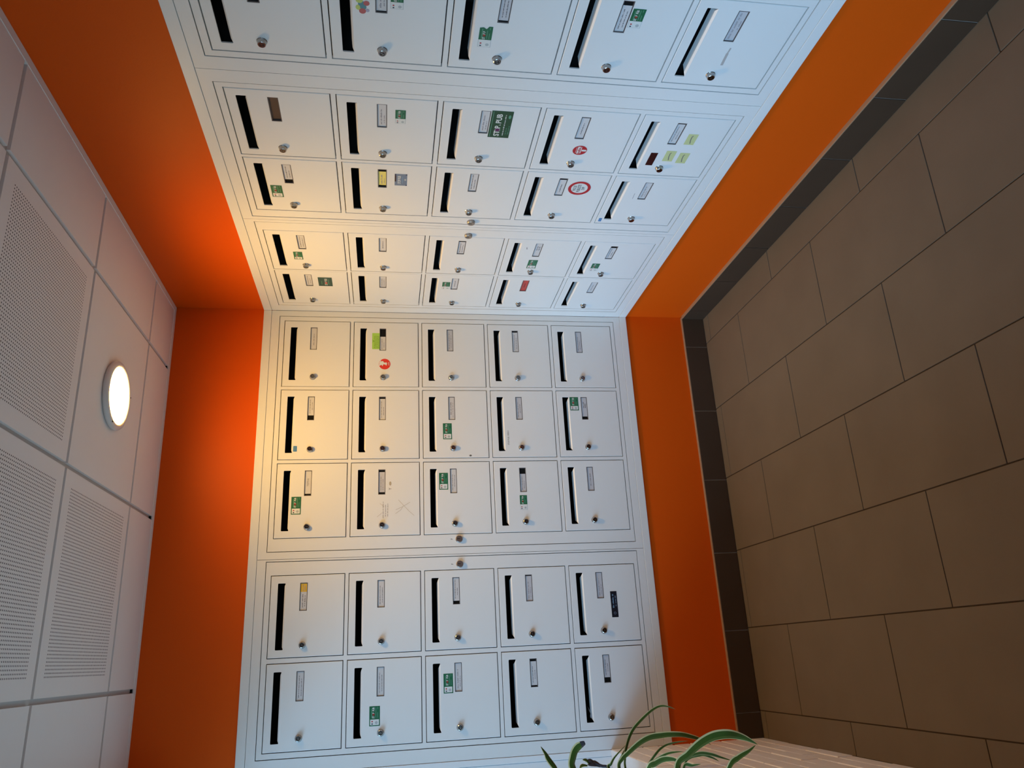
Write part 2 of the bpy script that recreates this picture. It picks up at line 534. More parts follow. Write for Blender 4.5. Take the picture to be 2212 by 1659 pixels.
# cabinets: (wall, casing from/to, panel from/to, columns, master lock position)
BANKS = [('L', 0.002, 1.1005, 0.030, 1.070, (0, 1, 2), 1.040, 'F'),
         ('L', 1.1020, 1.880, 1.112, 1.829, (3, 4), 1.143, 'F'),
         ('R', 0.002, 0.7620, 0.058, 0.743, (0, 1), 0.705, None),
         ('R', 0.7635, 1.5040, 0.783, 1.4555, (2, 3), 0.800, None),
         ('R', 1.5055, 2.010, 1.5535, 1.905, (4,), None, None)]
BANKLAB = ['white steel mailbox cabinet with three columns, beside the corner on the wall with plants',
           'white steel mailbox cabinet with two columns, behind the spider plants',
           'white steel mailbox cabinet with two columns, beside the corner on the plantless wall',
           'white steel mailbox cabinet in the middle of the plantless wall, holding three yellow notes',
           'white steel mailbox cabinet farthest from the corner, cut by the photo edge']
def hx(wall, s):
    return -s if wall == 'L' else s
for (w, c0, c1, p0, p1, cs, ml, mark), lab in zip(BANKS, BANKLAB):
    root = empty('mailbox_cabinet', w, hx(w, (c0 + c1) / 2), -1.552)
    tag(root, lab, 'mailbox cabinet')
    off = hx(w, (c0 + c1) / 2)
    def X(s): return hx(w, s) - off
    YB = 1.552
    mb = MB()
    xs_ = sorted([X(c0), X(p0 - 0.0028), X(p1 + 0.0028), X(c1)])
    grid_plate(mb, xs_, [0.0, 0.0308, YB + 0.0248, YB + 0.0590], {(1, 1)}, -0.02, 0.0008, 'cab')
    mb.build('casing', root)
    mb = MB()
    xe = {round(X(p0), 5), round(X(p1), 5)}
    cells = []
    for c in cs:
        a, b = START[w][c] - GAP, START[w][c] + W[w] + GAP
        xa, xb = sorted((X(a), X(b)))
        cells.append((round(xa, 5), round(xb, 5)))
        xe |= {round(xa, 5), round(xb, 5)}
    ye = {round(YB - 1.5185, 5), round(YB + 0.0222, 5)}
    rows = []
    for r in range(5):
        ya, yb = YB - PITCH * r - H - GAP, YB - PITCH * r + GAP
        rows.append((round(ya, 5), round(yb, 5)))
        ye |= {round(ya, 5), round(yb, 5)}
    xe, ye = sorted(xe), sorted(ye)
    holes = {(xe.index(a), ye.index(y)) for a, _ in cells for y, _ in rows}
    grid_plate(mb, xe, ye, holes, -0.012, 0.0, 'cab')
    mb.build('front_panel', root)
    if ml:
        mb = MB()
        mb.lathe([(0.0150, -0.001), (0.0150, 0.0015), (0.0138, 0.0020), (0.0138, 0.0085), (0.0128, 0.0096), (0.0001, 0.0098)], 'steel', 32)
        lk = mb.build('master_lock', root, smooth=False)
        lk.location = (X(ml), YB - 0.752, 0)
        mb = MB()
        mb.box(-0.0011, 0.0011, -0.003, 0.009, 0.0095, 0.0102, 'black')
        mb.build('keyhole', lk)
    if mark:
        mb = MB()
        mb.text(mark, X(ml) + 0.001, YB - 0.752 + 0.030, 0.013, 0.0004, 'ink')
        o = mb.build('letter_mark', root)
        o['label'] = 'small handwritten black letter'

# outer edge strips round the recessed mailboxes
for nm, w, a, b in (('trim_3', 'L', 0.002, 1.880), ('trim_4', 'R', 0.002, 2.022)):
    mb = MB()
    s0, s1 = sorted((hx(w, a), hx(w, b)))
    mb.box(s0, s1, 0.0602, TOP, -0.03, 0.0022, 'cab')
    mb.box(s0, s1, BOT, -1.5532, -0.03, 0.0022, 'cab')
    if w == 'R':
        mb.box(2.0115, 2.022, -1.5531, 0.0601, -0.03, 0.0022, 'cab')
    me = mb.build(nm, mesh_only=True)
    o = put(nm, me, bevel=0.0012)
    o.matrix_world = FR[w]
    tag(o, kind='structure')

# shared meshes of one mailbox, per wall width
SH = {}
for w in 'LR':
    Wd = W[w]
    k = Wd / 0.309
    xs_ = [0, 0.028 * k, 0.172 * k, 0.280 * k, Wd]
    yy = [-H, -0.1415, -0.112, -0.0565, -0.0265, 0]
    hol = {(1, 3), (2, 3), (2, 1)}
    mb = MB()
    t = 0.0012
    # front sheet, the outer rim chamfered
    grid_plate(mb, [xs_[0] + t, xs_[1], xs_[2], xs_[3], xs_[4] - t], [yy[0] + t, yy[1], yy[2], yy[3], yy[4], yy[5] - t], hol, -0.004, 0.0, 'cab')
    o0 = [(0, -H), (Wd, -H), (Wd, 0), (0, 0)]
    i0 = [(t, -H + t), (Wd - t, -H + t), (Wd - t, -t), (t, -t)]
    for q in range(4):
        a, b = q, (q + 1) % 4
        mb.poly([(*o0[a], -t), (*o0[b], -t), (*i0[b], 0), (*i0[a], 0)], 'cab')
        mb.poly([(*o0[a], -0.012), (*o0[b], -0.012), (*o0[b], -t), (*o0[a], -t)], 'cab')
    for cx, cy, sx, sy in ((0.028 * k, -0.0565, 1, 1), (0.28 * k, -0.0565, -1, 1), (0.028 * k, -0.0265, 1, -1), (0.28 * k, -0.0265, -1, -1)):
        rr = 0.0035
        pts = [(cx, cy, -0.0003)] + [(cx + sx * rr * (1 - math.cos(a)), cy + sy * rr * (1 - math.sin(a)), -0.0003) for a in [math.pi / 2 * n / 4 for n in range(5)]]
        mb.poly(pts, 'cab')
    SH[w, 'door'] = mb.build('door', mesh_only=True)
    mb = MB()
    a, b, d = 0.028 * k, 0.280 * k, 0.024
    y0 = -0.0565
    mb.poly([(a + 0.0005, y0, -0.0005), (b - 0.0005, y0, -0.0005), (b - 0.011, y0 + 0.0046, -0.0055), (a + 0.011, y0 + 0.0046, -0.0055)], 'cab')
    mb.poly([(a + 0.011, y0 + 0.0046, -0.0055), (b - 0.011, y0 + 0.0046, -0.0055), (b - 0.018, y0 + 0.0072, -0.0055 - d * 0.85), (a + 0.018, y0 + 0.0072, -0.0055 - d * 0.85)], 'cab')
    mb.poly([(a + 0.0005, y0 - 0.001, -0.0005), (a + 0.018, y0 + 0.0062, -0.0055 - d * 0.85), (b - 0.018, y0 + 0.0062, -0.0055 - d * 0.85), (b - 0.0005, y0 - 0.001, -0.0005)], 'cab')
    SH[w, 'lip'] = mb.build('slot_lip', mesh_only=True)
    mb = MB()
    e = 0.004
    X0_, X1_, Y0_, Y1_, ZB, ZF = -e, Wd + e, -H - e, e, -0.24, -0.0125
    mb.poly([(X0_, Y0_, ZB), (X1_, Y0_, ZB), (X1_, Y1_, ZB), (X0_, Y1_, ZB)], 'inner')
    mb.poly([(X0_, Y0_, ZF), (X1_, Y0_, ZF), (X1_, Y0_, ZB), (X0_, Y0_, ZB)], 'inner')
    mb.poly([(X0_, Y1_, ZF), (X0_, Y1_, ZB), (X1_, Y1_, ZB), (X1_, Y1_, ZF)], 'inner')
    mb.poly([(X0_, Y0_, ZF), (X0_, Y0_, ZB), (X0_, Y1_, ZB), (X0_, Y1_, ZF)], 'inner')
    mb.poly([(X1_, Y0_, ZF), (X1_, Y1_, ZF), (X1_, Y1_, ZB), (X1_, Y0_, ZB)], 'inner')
    SH[w, 'body'] = mb.build('box_body', mesh_only=True)
    for kind, mm in (('dark', 'black'), ('brown', 'brownholder')):
        mb = MB()
        a, b, y0, y1 = 0.172 * k, 0.280 * k, -0.1415, -0.112
        mb.rect(a - 0.002, b + 0.002, y0 - 0.002, y1 + 0.002, -0.0045, mm)
        r = 0.0025
        grid_plate(mb, [a + 0.0002, a + r, b - r, b - 0.0002], [y0 + 0.0002, y0 + r, y1 - r, y1 - 0.0002], {(1, 1)}, -0.0044, -0.0006, 'holder')
        SH[w, 'holder', kind] = mb.build('name_holder', mesh_only=True)
mb = MB()
mb.lathe([(0.0136, -0.001), (0.0136, 0.0010), (0.0126, 0.0022), (0.0112, 0.0080), (0.0105, 0.0112), (0.0092, 0.0122), (0.0001, 0.0122)], 'chrome', 28)
SH['lock'] = mb.build('lock', mesh_only=True)
mb = MB()
mb.ring(0, 0, 0.0124, 0.0040, 0.0078, 'darkmetal', 24)
mb.box(-0.0011, 0.0011, -0.0048, 0.0048, 0.0118, 0.0127, 'black')
SH['keyhole'] = mb.build('keyhole', mesh_only=True)

# cards: (left dark share, right dark share, material, style)
CARD = {('L', 0, 0): (0, 0, 'card', 1), ('L', 0, 1): (0, .36, 'card', 2), ('L', 0, 2): (0, 0, 'cardgrey', 2), ('L', 0, 3): (0, .06, 'card', 2), ('L', 0, 4): (0, 0, 'cardgrey', 2),
        ('L', 1, 0): (.2, 0, 'card', 2), ('L', 1, 1): (0, .07, 'card', 2), ('L', 1, 2): (0, 0, 'card', 'b'), ('L', 1, 3): (0, 0, 'cardgrey', 2), ('L', 1, 4): (.13, 0, 'cardgrey', 's'),
        ('L', 2, 0): (.07, 0, 'card', 'name'), ('L', 2, 1): (.08, .08, 'cardgrey', 2), ('L', 2, 2): (0, 0, 'card', 2), ('L', 2, 3): (0, .24, 'cardgrey', 2), ('L', 2, 4): (0, 0, 'cardgrey', 1),
        ('L', 3, 0): (0, 0, 'card', 'gold'), ('L', 3, 1): (0, 0, 'card', 2), ('L', 3, 2): (.12, 0, 'card', 2), ('L', 3, 3): (0, .03, 'cardgrey', 'h'), ('L', 3, 4): (0, 0, 'cardgrey', 'h'),
        ('L', 4, 0): (0, 0, 'card', 2), ('L', 4, 1): (0, 0, 'card', 2), ('L', 4, 2): (0, 0, 'card', 'h'), ('L', 4, 3): (.05, .08, 'card', 2), ('L', 4, 4): (.18, 0, 'cardgrey', 2),
        ('R', 0, 0): (0, .06, 'card', 2), ('R', 0, 1): (0, 0, 'card', 2), ('R', 0, 2): (0, 0, 'card', 1), ('R', 0, 3): (0, 0, 'cardred', 'r'), ('R', 0, 4): (0, 0, 'card', 1),
        ('R', 1, 0): (0, 0, 'card', 2), ('R', 1, 1): (0, 0, 'card', 1), ('R', 1, 2): (0, .1, 'card', 2), ('R', 1, 3): (0, 0, 'card', 's'), ('R', 1, 4): (0, .16, 'card', 2),
        ('R', 2, 0): (.17, 0, 'card', 2), ('R', 2, 1): (.09, .14, 'cardyellow', 'h'), ('R', 2, 2): (0, 0, 'card', 2), ('R', 2, 3): (0, .1, 'card', 1), ('R', 2, 4): (0, .04, 'card', 'h'),
        ('R', 3, 0): None, ('R', 3, 1): (0, 0, 'card', 'h'), ('R', 3, 2): (0, 0, 'card', 'h'), ('R', 3, 3): (0, .05, 'card', 1), ('R', 3, 4): (0, .06, 'card', 2),
        ('R', 4, 0): (.05, 0, 'card', 2), ('R', 4, 1): (.03, 0, 'card', 'h'), ('R', 4, 2): (.04, 0, 'cardgrey', 2), ('R', 4, 3): (0, .15, 'card', 2), ('R', 4, 4): (0, 0, 'cardgrey', 'name2')}

def make_card(w, c, r, parent):
    spec = CARD[w, c, r]
    if spec is None:
        return
    k = W[w] / 0.309
    dl, dr, m, st = spec
    rnd = random.Random(hash_id(w, c, r))
    a, b, y0, y1 = 0.172 * k + 0.0022, 0.280 * k - 0.0022, -0.1415 + 0.0023, -0.112 - 0.0023
    wd_ = b - a
    x0, x1 = a + wd_ * dl, b - wd_ * dr
    mb = MB()
    z = -0.0030
    mb.rect(x0, x1, y0, y1, z, m)
    ym = (y0 + y1) / 2
    n = x1 - x0
    z += 0.0003
    if st == 1:
        mb.scribble(x0 + n * .2, x1 - n * .25, ym, 0.0042, z, 'ink', rnd)
    elif st == 2:
        s = rnd.uniform(.06, .25)
        mb.scribble(x0 + n * .1, x1 - n * s, ym + 0.0045, 0.0036, z, 'ink', rnd)
        mb.scribble(x0 + n * rnd.uniform(.08, .3), x1 - n * rnd.uniform(.2, .4), ym - 0.0045, 0.0034, z, 'ink', rnd)
    elif st == 'b':
        mb.scribble(x0 + n * .22, x1 - n * .18, ym + 0.004, 0.0052, z, 'ink', rnd)
        mb.scribble(x0 + n * .1, x1 - n * .22, ym - 0.005, 0.0048, z, 'inksoft', rnd)
    elif st == 's':
        mb.scribble(x0 + n * .45, x1 - n * .2, ym + 0.0035, 0.0055, z, 'ink', rnd)
        mb.scribble(x0 + n * .45, x1 - n * .25, ym - 0.0045, 0.0055, z, 'ink', rnd)
    elif st == 'h':
        mb.scribble(x0 + n * .1, x1 - n * .2, ym + 0.003, 0.006, z, 'inksoft', rnd)
        mb.scribble(x0 + n * .15, x1 - n * .45, ym - 0.006, 0.0045, z, 'inksoft', rnd)
    elif st == 'r':
        mb.scribble(x0 + n * .3, x1 - n * .3, ym, 0.0045, z, 'maroon', rnd)
    elif st == 'name':
        mb.text('TEFFAI', (x0 + x1) / 2, ym, 0.0115, z, 'ink')
    elif st == 'name2':
        mb.scribble(x0 + n * .06, x1 - n * .06, ym + 0.004, 0.0065, z, 'inksoft', rnd)
        mb.scribble(x0 + n * .38, x1 - n * .3, ym - 0.006, 0.006, z, 'inksoft', rnd)
    elif st == 'gold':
        mb.rect(x1 - n * .32, x1 - n * .01, y0, y1, z, 'cardgold')
        mb.scribble(x1 - n * .29, x1 - n * .04, ym + 0.004, 0.005, z + 0.0002, 'inksoft', rnd)
        mb.scribble(x1 - n * .27, x1 - n * .06, ym - 0.004, 0.005, z + 0.0002, 'inksoft', rnd)
        mb.scribble(x0 + n * .1, x1 - n * .38, ym + 0.004, 0.0048, z, 'ink', rnd)
        mb.scribble(x0 + n * .14, x1 - n * .42, ym - 0.005, 0.0048, z, 'ink', rnd)
    o = mb.build('name_card', parent)
    if m == 'cardyellow': o['label'] = 'yellow paper name card'
    if m == 'cardred': o['label'] = 'red name card'
    if st == 'gold': o['label'] = 'paper name card with a yellow right end'

def hash_id(w, c, r):
    return (ord(w) * 31 + c) * 17 + r

# stickers and marks: (wall, column, row, kind, centre x, centre y, width, height)
DECO = [('L', 1, 2, 'G', 0.1198, -0.1056, 0.0728, 0.0387), ('L', 1, 4, 'G', 0.2476, -0.0803, 0.0640, 0.0400),
        ('L', 2, 0, 'G', 0.1321, -0.0824, 0.0735, 0.0395), ('L', 2, 2, 'G', 0.2248, -0.0842, 0.0732, 0.0381),
        ('L', 2, 3, 'Wt', 0.1265, -0.1240, 0.0625, 0.0317), ('L', 4, 1, 'G', 0.1032, -0.1054, 0.0704, 0.0402),
        ('L', 4, 2, 'G', 0.2047, -0.0865, 0.0726, 0.0374), ('L', 0, 1, 'lime', 0.2172, -0.0960, 0.0787, 0.0330),
        ('L', 0, 1, 'animal', 0.1064, -0.1357, 0.0510, 0.0510), ('L', 1, 0, 'blue', 0.0459, -0.0678, 0.0244, 0.0145),
        ('L', 1, 2, 'chip', 0.0090, -0.2043, 0.0083, 0.0110), ('L', 1, 3, 'stoptext', 0.0887, -0.0720, 0.0746, 0.0094),
        ('L', 2, 1, 'lines', 0.1075, -0.1422, 0.0702, 0.0287), ('L', 2, 1, 'scratch', 0.13, -0.18, 0.1, 0.1), ('L', 2, 1, 'wye', 0.2146, -0.1620, 0.0459, 0.0194),
        ('L', 3, 4, 'black', 0.1462, -0.1833, 0.1056, 0.0282),
        ('R', 0, 0, 'dg', 0.2074, -0.1931, 0.0780, 0.0570), ('R', 0, 2, 'Wt', 0.2017, -0.0906, 0.0640, 0.0330),
        ('R', 1, 0, 'G', 0.1136, -0.1053, 0.0600, 0.0340), ('R', 1, 3, 'G', 0.1026, -0.1248, 0.0700, 0.0380),
        ('R', 1, 4, 'Wt', 0.0929, -0.0890, 0.0640, 0.0330), ('R', 2, 0, 'G', 0.1165, -0.0811, 0.0680, 0.0370),
        ('R', 2, 1, 'bluesq', 0.2147, -0.1879, 0.0650, 0.0410), ('R', 2, 3, 'ringsign', 0.2159, -0.1919, 0.0790, 0.0790),
        ('R', 2, 4, 'blue', 0.0227, -0.0140, 0.0220, 0.0110), ('R', 2, 4, 'dash', 0.1841, -0.0940, 0.0330, 0.0025),
        ('R', 1, 3, 'dash', 0.2291, -0.0825, 0.0150, 0.0050), ('R', 3, 1, 'Wt', 0.2182, -0.1807, 0.0597, 0.0305),
        ('R', 3, 2, 'big', 0.2110, -0.1760, 0.1220, 0.0650), ('R', 3, 3, 'hand', 0.1102, -0.1431, 0.0490, 0.0490),
        ('R', 3, 4, 'maroon', 0.0856, -0.0876, 0.0660, 0.0240), ('R', 3, 4, 'note', 0.1946, -0.1819, 0.0520, 0.0330),
        ('R', 3, 4, 'note', 0.1057, -0.1417, 0.0540, 0.0340), ('R', 3, 4, 'note', 0.0993, -0.1895, 0.0540, 0.0340),
        ('R', 4, 1, 'balloons', 0.1836, -0.0829, 0.0341, 0.0189), ('R', 4, 1, 'Wt', 0.2107, -0.1647, 0.0585, 0.0311),
        ('R', 4, 2, 'torn', 0.1151, -0.0876, 0.0702, 0.0340), ('R', 4, 3, 'Wt', 0.2155, -0.1608, 0.0613, 0.0340),
        ('R', 4, 4, 'smear', 0.1122, -0.1436, 0.0640, 0.0075), ('L', 4, 4, 'paper', 0.056, -0.044, 0.04, 0.02)]

def stop_pub(mb, cx, cy, w, h, full, torn=False):
    z = 0.0004
    base = 'green' if full else 'paler'
    x0, x1, y0, y1 = cx - w / 2, cx + w / 2, cy - h / 2, cy + h / 2
    xm = x0 + w * 0.36
    if not torn:
        if full:
            mb.rect(x0, x1, y0, y1, z, 'green')
        else:
            mb.rect(x0, xm, y0, y1, z, 'paler')
            mb.rect(xm, x1, y0, y1, z, 'green')
    else:
        mb.rect(x0, xm, y0, y1, z, 'paler')
        mb.poly([(xm, y0, z), (x1, y0, z), (x1, y0 + h * .30, z), (x1 - w * .13, y0 + h * .48, z), (x1 - w * .05, y0 + h * .70, z), (x1 - w * .08, y1, z), (xm, y1, z)], 'green')
    e = 0.0035 if full else 0.001
    mb.rect(x0 + e, xm - (0.002 if full else 0), y0 + e, y1 - e, z + 0.0003, 'pale')
    mb.rect(x0 + e + w * .03, x0 + e + w * .09, y1 - e - h * .25, y1 - e - h * .12, z + 0.0006, 'navy')
    mb.rect(x0 + e + w * .15, x0 + e + w * .21, y1 - e - h * .25, y1 - e - h * .12, z + 0.0006, 'red')
    mb.disc(x0 + e + w * .12, y0 + e + h * .25, z + 0.0005, h * 0.14, 'paler', 14)
    gx = (xm + x1) / 2
    gw = x1 - xm
    ty = cy + h * .10
    mb.rect(xm + gw * .06, x1 - gw * .18, y1 - h * .26, y1 - h * .20, z + 0.0003, 'lgreen')
    ts = h * .27
    sx = gw * .86 / (ts * 5.35)
    mb.text('ST', xm + gw * .135, ty, ts, z + 0.0006, 'pale', 0.03, sx)
    mb.ring(xm + gw * .338, ty, z + 0.0006, ts * .16, ts * .36, 'red', 16)
    mb.text('P', xm + gw * .455, ty, ts, z + 0.0006, 'pale', 0.03, sx)
    mb.text('P' if torn else 'PUB', xm + gw * (.60 if torn else .755), ty, ts, z + 0.0006, 'pale', 0.03, sx)
    mb.rect(xm + gw * .08, x1 - gw * (.3 if torn else .1), cy - h * .14, cy - h * .09, z + 0.0003, 'lgreen')
    mb.rect(xm + gw * .08, xm + gw * .5, cy - h * .32, cy - h * .27, z + 0.0003, 'lgreen')
    mb.rect(x1 - gw * .25, x1 - gw * .06, cy - h * .32, cy - h * .27, z + 0.0003, 'lgreen')

def strip(mb, pts, w, z, m):
    for (xa, ya), (xb, yb) in zip(pts[:-1], pts[1:]):
        l = math.hypot(xb - xa, yb - ya) or 1
        nx, ny = -(yb - ya) / l * w / 2, (xb - xa) / l * w / 2
        mb.poly([(xa - nx, ya - ny, z), (xb - nx, yb - ny, z), (xb + nx, yb + ny, z), (xa + nx, ya + ny, z)], m)

def make_deco(d, parent):
    w_, c, r, kind, cx, cy, w, h = d
    mb = MB()
    z = 0.0004
    nm, lab = 'sticker', None
    x0, x1, y0, y1 = cx - w / 2, cx + w / 2, cy - h / 2, cy + h / 2
    rnd = random.Random(hash_id(w_, c, r) + 5)
    if kind in ('G', 'Wt', 'torn'):
        stop_pub(mb, cx, cy, w, h, kind == 'G', kind == 'torn')
        lab = 'green and white no-advertising sticker'
    elif kind == 'lime':
        nm, lab = 'note', 'lime green handwritten note'
        mb.rect(x0, x1, y0, y1, z, 'lime')
        for q in range(4):
            mb.scribble(x0 + 0.004, x1 - 0.012, y1 - 0.010 - q * 0.006, 0.0028, z + 0.0003, 'leaf', rnd)
        strip(mb, [(cx - 0.006, y1 - 0.001), (cx, y1 - 0.007), (cx + 0.005, y1 - 0.001)], 0.0012, z + 0.0003, 'leaf')
    elif kind == 'animal':
        lab = 'round red sticker with a white animal outline'
        mb.disc(cx, cy, z, w / 2, 'redor', 40)
        R_ = w / 2
        pts = [(-.35, .95), (-.15, .55), (-.42, .35), (-.05, .25), (-.1, -.1), (-.3, -.3), (.1, -.42), (.32, -.3), (.25, .05), (.6, .35), (.45, .62), (.75, .65), (.30, .93)]
        mb.poly([(cx + x * R_, cy + y * R_, z + 0.0003) for x, y in pts], 'pale')
        mb.text('pub', cx + .05 * R_, cy - .68 * R_, 0.010, z + 0.0004, 'pale')
    elif kind == 'blue':
        lab = 'small blue sticker'
        mb.rect(x0, x1, y0, y1, z, 'blue')
        mb.rect(x0 + 0.003, x1 - 0.003, cy - 0.0015, cy + 0.0015, z + 0.0003, 'sblue')
    elif kind == 'chip':
        nm, lab = 'paint_chip', 'small dark paint chip'
        mb.disc(cx, cy, z, w / 2, 'chip', 9, h / 2)
    elif kind == 'stoptext':
        nm, lab = 'printed_text', 'small black printed words'
        mb.text('STOP PUB  MERCI', cx, cy, 0.0095, z, 'ink', 0, 0.88)
    elif kind == 'lines':
        nm, lab = 'printed_text', 'three small lines of black print'
        for q, (a, b) in enumerate(((.0, 1.0), (.1, .85), (.1, .88))):
            mb.scribble(x0 + w * a, x0 + w * b, cy + 0.010 - 0.0095 * q, 0.0042, z, 'inksoft', rnd)
    elif kind == 'scratch':
        nm, lab = 'scratch', 'thin tan scratches'
        P = [[(.148, -.196), (.100, -.240), (.080, -.262)], [(.106, -.185), (.118, -.212), (.137, -.245)], [(.090, -.184), (.104, -.205), (.118, -.214)],
             [(.134, -.119), (.126, -.130), (.120, -.137)], [(.095, -.128), (.086, -.118), (.078, -.108)]]
        for p in P:
            strip(mb, p, 0.0011, z, 'tan')
    elif kind == 'wye':
        nm, lab = 'pen_mark', 'worn handwritten letter'
        mb.text('Y', x0 + 0.004, cy, 0.017, z, 'smear' if False else 'ink')
        mb.disc(cx + 0.004, cy, z, 0.009, 'tan', 12, 0.005)
    elif kind == 'black':
        lab = 'long black sticker with pale lettering'
        mb.rect(x0, x1, y0, y1, z, 'sblack')
        mb.scribble(x0 + w * .36, x1 - w * .08, cy + h * .18, 0.0075, z + 0.0003, 'sblue', rnd)
        mb.scribble(x0 + w * .42, x1 - w * .16, cy - h * .22, 0.0055, z + 0.0003, 'bluegrey', rnd)
        mb.ring(x0 + w * .16, cy, z + 0.0003, 0.004, 0.0055, 'bluegrey', 6)
    elif kind == 'dg':
        lab = 'dark green square no-advertising sticker'
        mb.rect(x0, x1, y0, y1, z, 'teal')
        mb.text('ST', cx - w * .27, cy - h * .06, h * .26, z + 0.0004, 'pale', 0.02)
        mb.disc(cx - w * .125, cy - h * .06, z + 0.0004, h * .085, 'redor', 14)
        mb.text('P', cx - w * .02, cy - h * .06, h * .26, z + 0.0004, 'pale', 0.02, 0.8)
        mb.text('PUB', cx + w * .22, cy - h * .06, h * .26, z + 0.0004, 'pale', 0.02, 0.8)
        mb.rect(cx - w * .3, cx + w * .3, cy - h * .26, cy - h * .22, z + 0.0003, 'lgreen')
        mb.rect(cx - w * .3, cx + w * .1, cy + h * .24, cy + h * .28, z + 0.0003, 'lgreen')
    elif kind == 'bluesq':
        lab = 'blue-grey no-advertising sticker'
        mb.rect(x0, x1, y0, y1, z, 'bluegrey')
        mb.text('STOP PUB', cx, cy + h * .12, h * .34, z + 0.0004, 'pale', 0.02, 0.72)
        mb.rect(x0 + w * .35, x1 - w * .1, y1 - h * .12, y1, z + 0.0003, 'maroon')
        mb.rect(cx - w * .3, cx + w * .3, cy - h * .16, cy - h * .10, z + 0.0003, 'sblue')
        mb.rect(cx - w * .05, cx + w * .1, y0 + h * .08, y0 + h * .22, z + 0.0003, 'paler')
        for px, py in ((x0, y0), (x1 - w * .08, y0), (x1 - w * .08, y1 - h * .12)):
            mb.rect(px, px + w * .08, py, py + h * .12, z + 0.0003, 'navy')
    elif kind == 'ringsign':
        lab = 'round white sign sticker with a red ring'
        mb.disc(cx, cy, z, w / 2 - 0.0006, 'pale', 48)
        mb.ring(cx, cy, z + 0.0003, w / 2 - 0.0105, w / 2, 'red', 48)
        mb.text('PAS DE', cx, cy + 0.0160, 0.0160, z + 0.0003, 'ink', 0.02, 0.62)
        mb.text('PUBLICITE', cx, cy + 0.0010, 0.0160, z + 0.0003, 'ink', 0.02, 0.60)
        mb.text('SVP', cx, cy - 0.0140, 0.0150, z + 0.0003, 'ink', 0.02, 0.75)
    elif kind == 'dash':
        nm, lab = 'pen_mark', 'short grey pen mark'
        strip(mb, [(x0, cy), (x1, cy + h * .5)], h * .7, z, 'inksoft')
    elif kind == 'big':
        lab = 'large green no-advertising sticker with white letters'
        mb.rect(x0, x1, y0, y1, z, 'dgreen')
        ty = cy + h * .10
        s = h * .36
        mb.text('ST', x0 + w * .165, ty, s, z + 0.0005, 'pale', 0.025)
        mb.disc(x0 + w * .30, ty, z + 0.0005, s * .36, 'paler', 24)
        mb.disc(x0 + w * .30, ty, z + 0.0007, s * .30, 'purple', 24)
        mb.text('P', x0 + w * .405, ty, s, z + 0.0005, 'pale', 0.025)
        mb.text('la', x0 + w * .49, ty - s * .2, s * .4, z + 0.0005, 'pale')
        mb.text('PUB', x0 + w * .72, ty, s, z + 0.0005, 'pale', 0.025)
        mb.rect(x0 + w * .04, x1 - w * .03, y1 - h * .10, y1 - h * .075, z + 0.0004, 'lgreen')
        mb.scribble(x0 + w * .10, x1 - w * .12, cy - h * .17, 0.0042, z + 0.0005, 'pale', rnd)
        mb.scribble(x0 + w * .15, x0 + w * .40, cy - h * .30, 0.0040, z + 0.0005, 'lgreen', rnd)
        mb.scribble(x0 + w * .15, x0 + w * .48, cy - h * .41, 0.0040, z + 0.0005, 'lgreen', rnd)
        mb.disc(x1 - w * .2, cy - h * .36, z + 0.0005, w * .07, 'lgreen', 16, h * .06)
    elif kind == 'hand':
        lab = 'round dark red sticker with a white pointing shape'
        mb.disc(cx, cy, z, w / 2, 'pale', 36)
        mb.disc(cx, cy, z + 0.0002, w / 2 - 0.0012, 'red', 36)
        mb.rect(cx - 0.017, cx + 0.018, cy + 0.000, cy + 0.0085, z + 0.0004, 'pale')
        mb.scribble(cx - 0.015, cx + 0.017, cy + 0.0042, 0.0075, z + 0.0006, 'red', rnd)
        mb.rect(cx - 0.015, cx + 0.016, cy - 0.0045, cy - 0.0020, z + 0.0004, 'pale')
        mb.poly([(cx - 0.004, cy - 0.006, z + 0.0004), (cx - 0.004, cy - 0.020, z + 0.0004), (cx, cy - 0.022, z + 0.0004), (cx + 0.004, cy - 0.020, z + 0.0004), (cx + 0.004, cy - 0.006, z + 0.0004)], 'pale')
        mb.rect(cx - 0.014, cx + 0.014, cy + 0.0115, cy + 0.0125, z + 0.0004, 'pale')
    elif kind == 'maroon':
        lab = 'plain dark maroon rectangular sticker'
        mb.rect(x0, x1, y0, y1, z, 'maroon')
    elif kind == 'note':
        nm, lab = 'note', 'small pale yellow handwritten note'
        mb.rect(x0, x1, y0, y1, z, 'note')
        strip(mb, [(x0 + w * .12, cy - 0.003), (x0 + w * .45, cy + 0.001), (x0 + w * .75, cy + 0.002), (x0 + w * .85, cy - 0.001)], 0.0028, z + 0.0003, 'ink')
    elif kind == 'balloons':
        lab = 'sticker of pale coloured balloons'
        for dx, dy, rr, m in ((-.0065, .002, .0085, 'bred'), (.004, .010, .0085, 'byellow'), (.006, .000, .0080, 'bteal'), (-.004, -.010, .0050, 'bpink'), (.016, .004, .0085, 'bteal'), (.018, -.008, .0075, 'bred'), (.026, .009, .0085, 'byellow')):
            mb.disc(cx - 0.010 + dx, cy + dy, z + abs(dx) * 0.01, rr, m, 18)
    elif kind == 'smear':
        nm, lab = 'rust_smear', 'pale brown smear'
        strip(mb, [(x0, cy - 0.001), (x0 + w * .3, cy), (x0 + w * .7, cy + 0.001)], h, z, 'smear')
        strip(mb, [(x0 + w * .7, cy + 0.001), (x1, cy)], h * .6, z, 'smear')
    elif kind == 'paper':
        nm, lab = 'letter', 'crumpled paper caught in the slot'
        q = [(cx - .014, -0.0535, -0.012), (cx + .004, -0.0520, -0.010), (cx - .001, -0.046, -0.018), (cx - .012, -0.047, -0.022)]
        mb.poly(q, 'cardgrey')
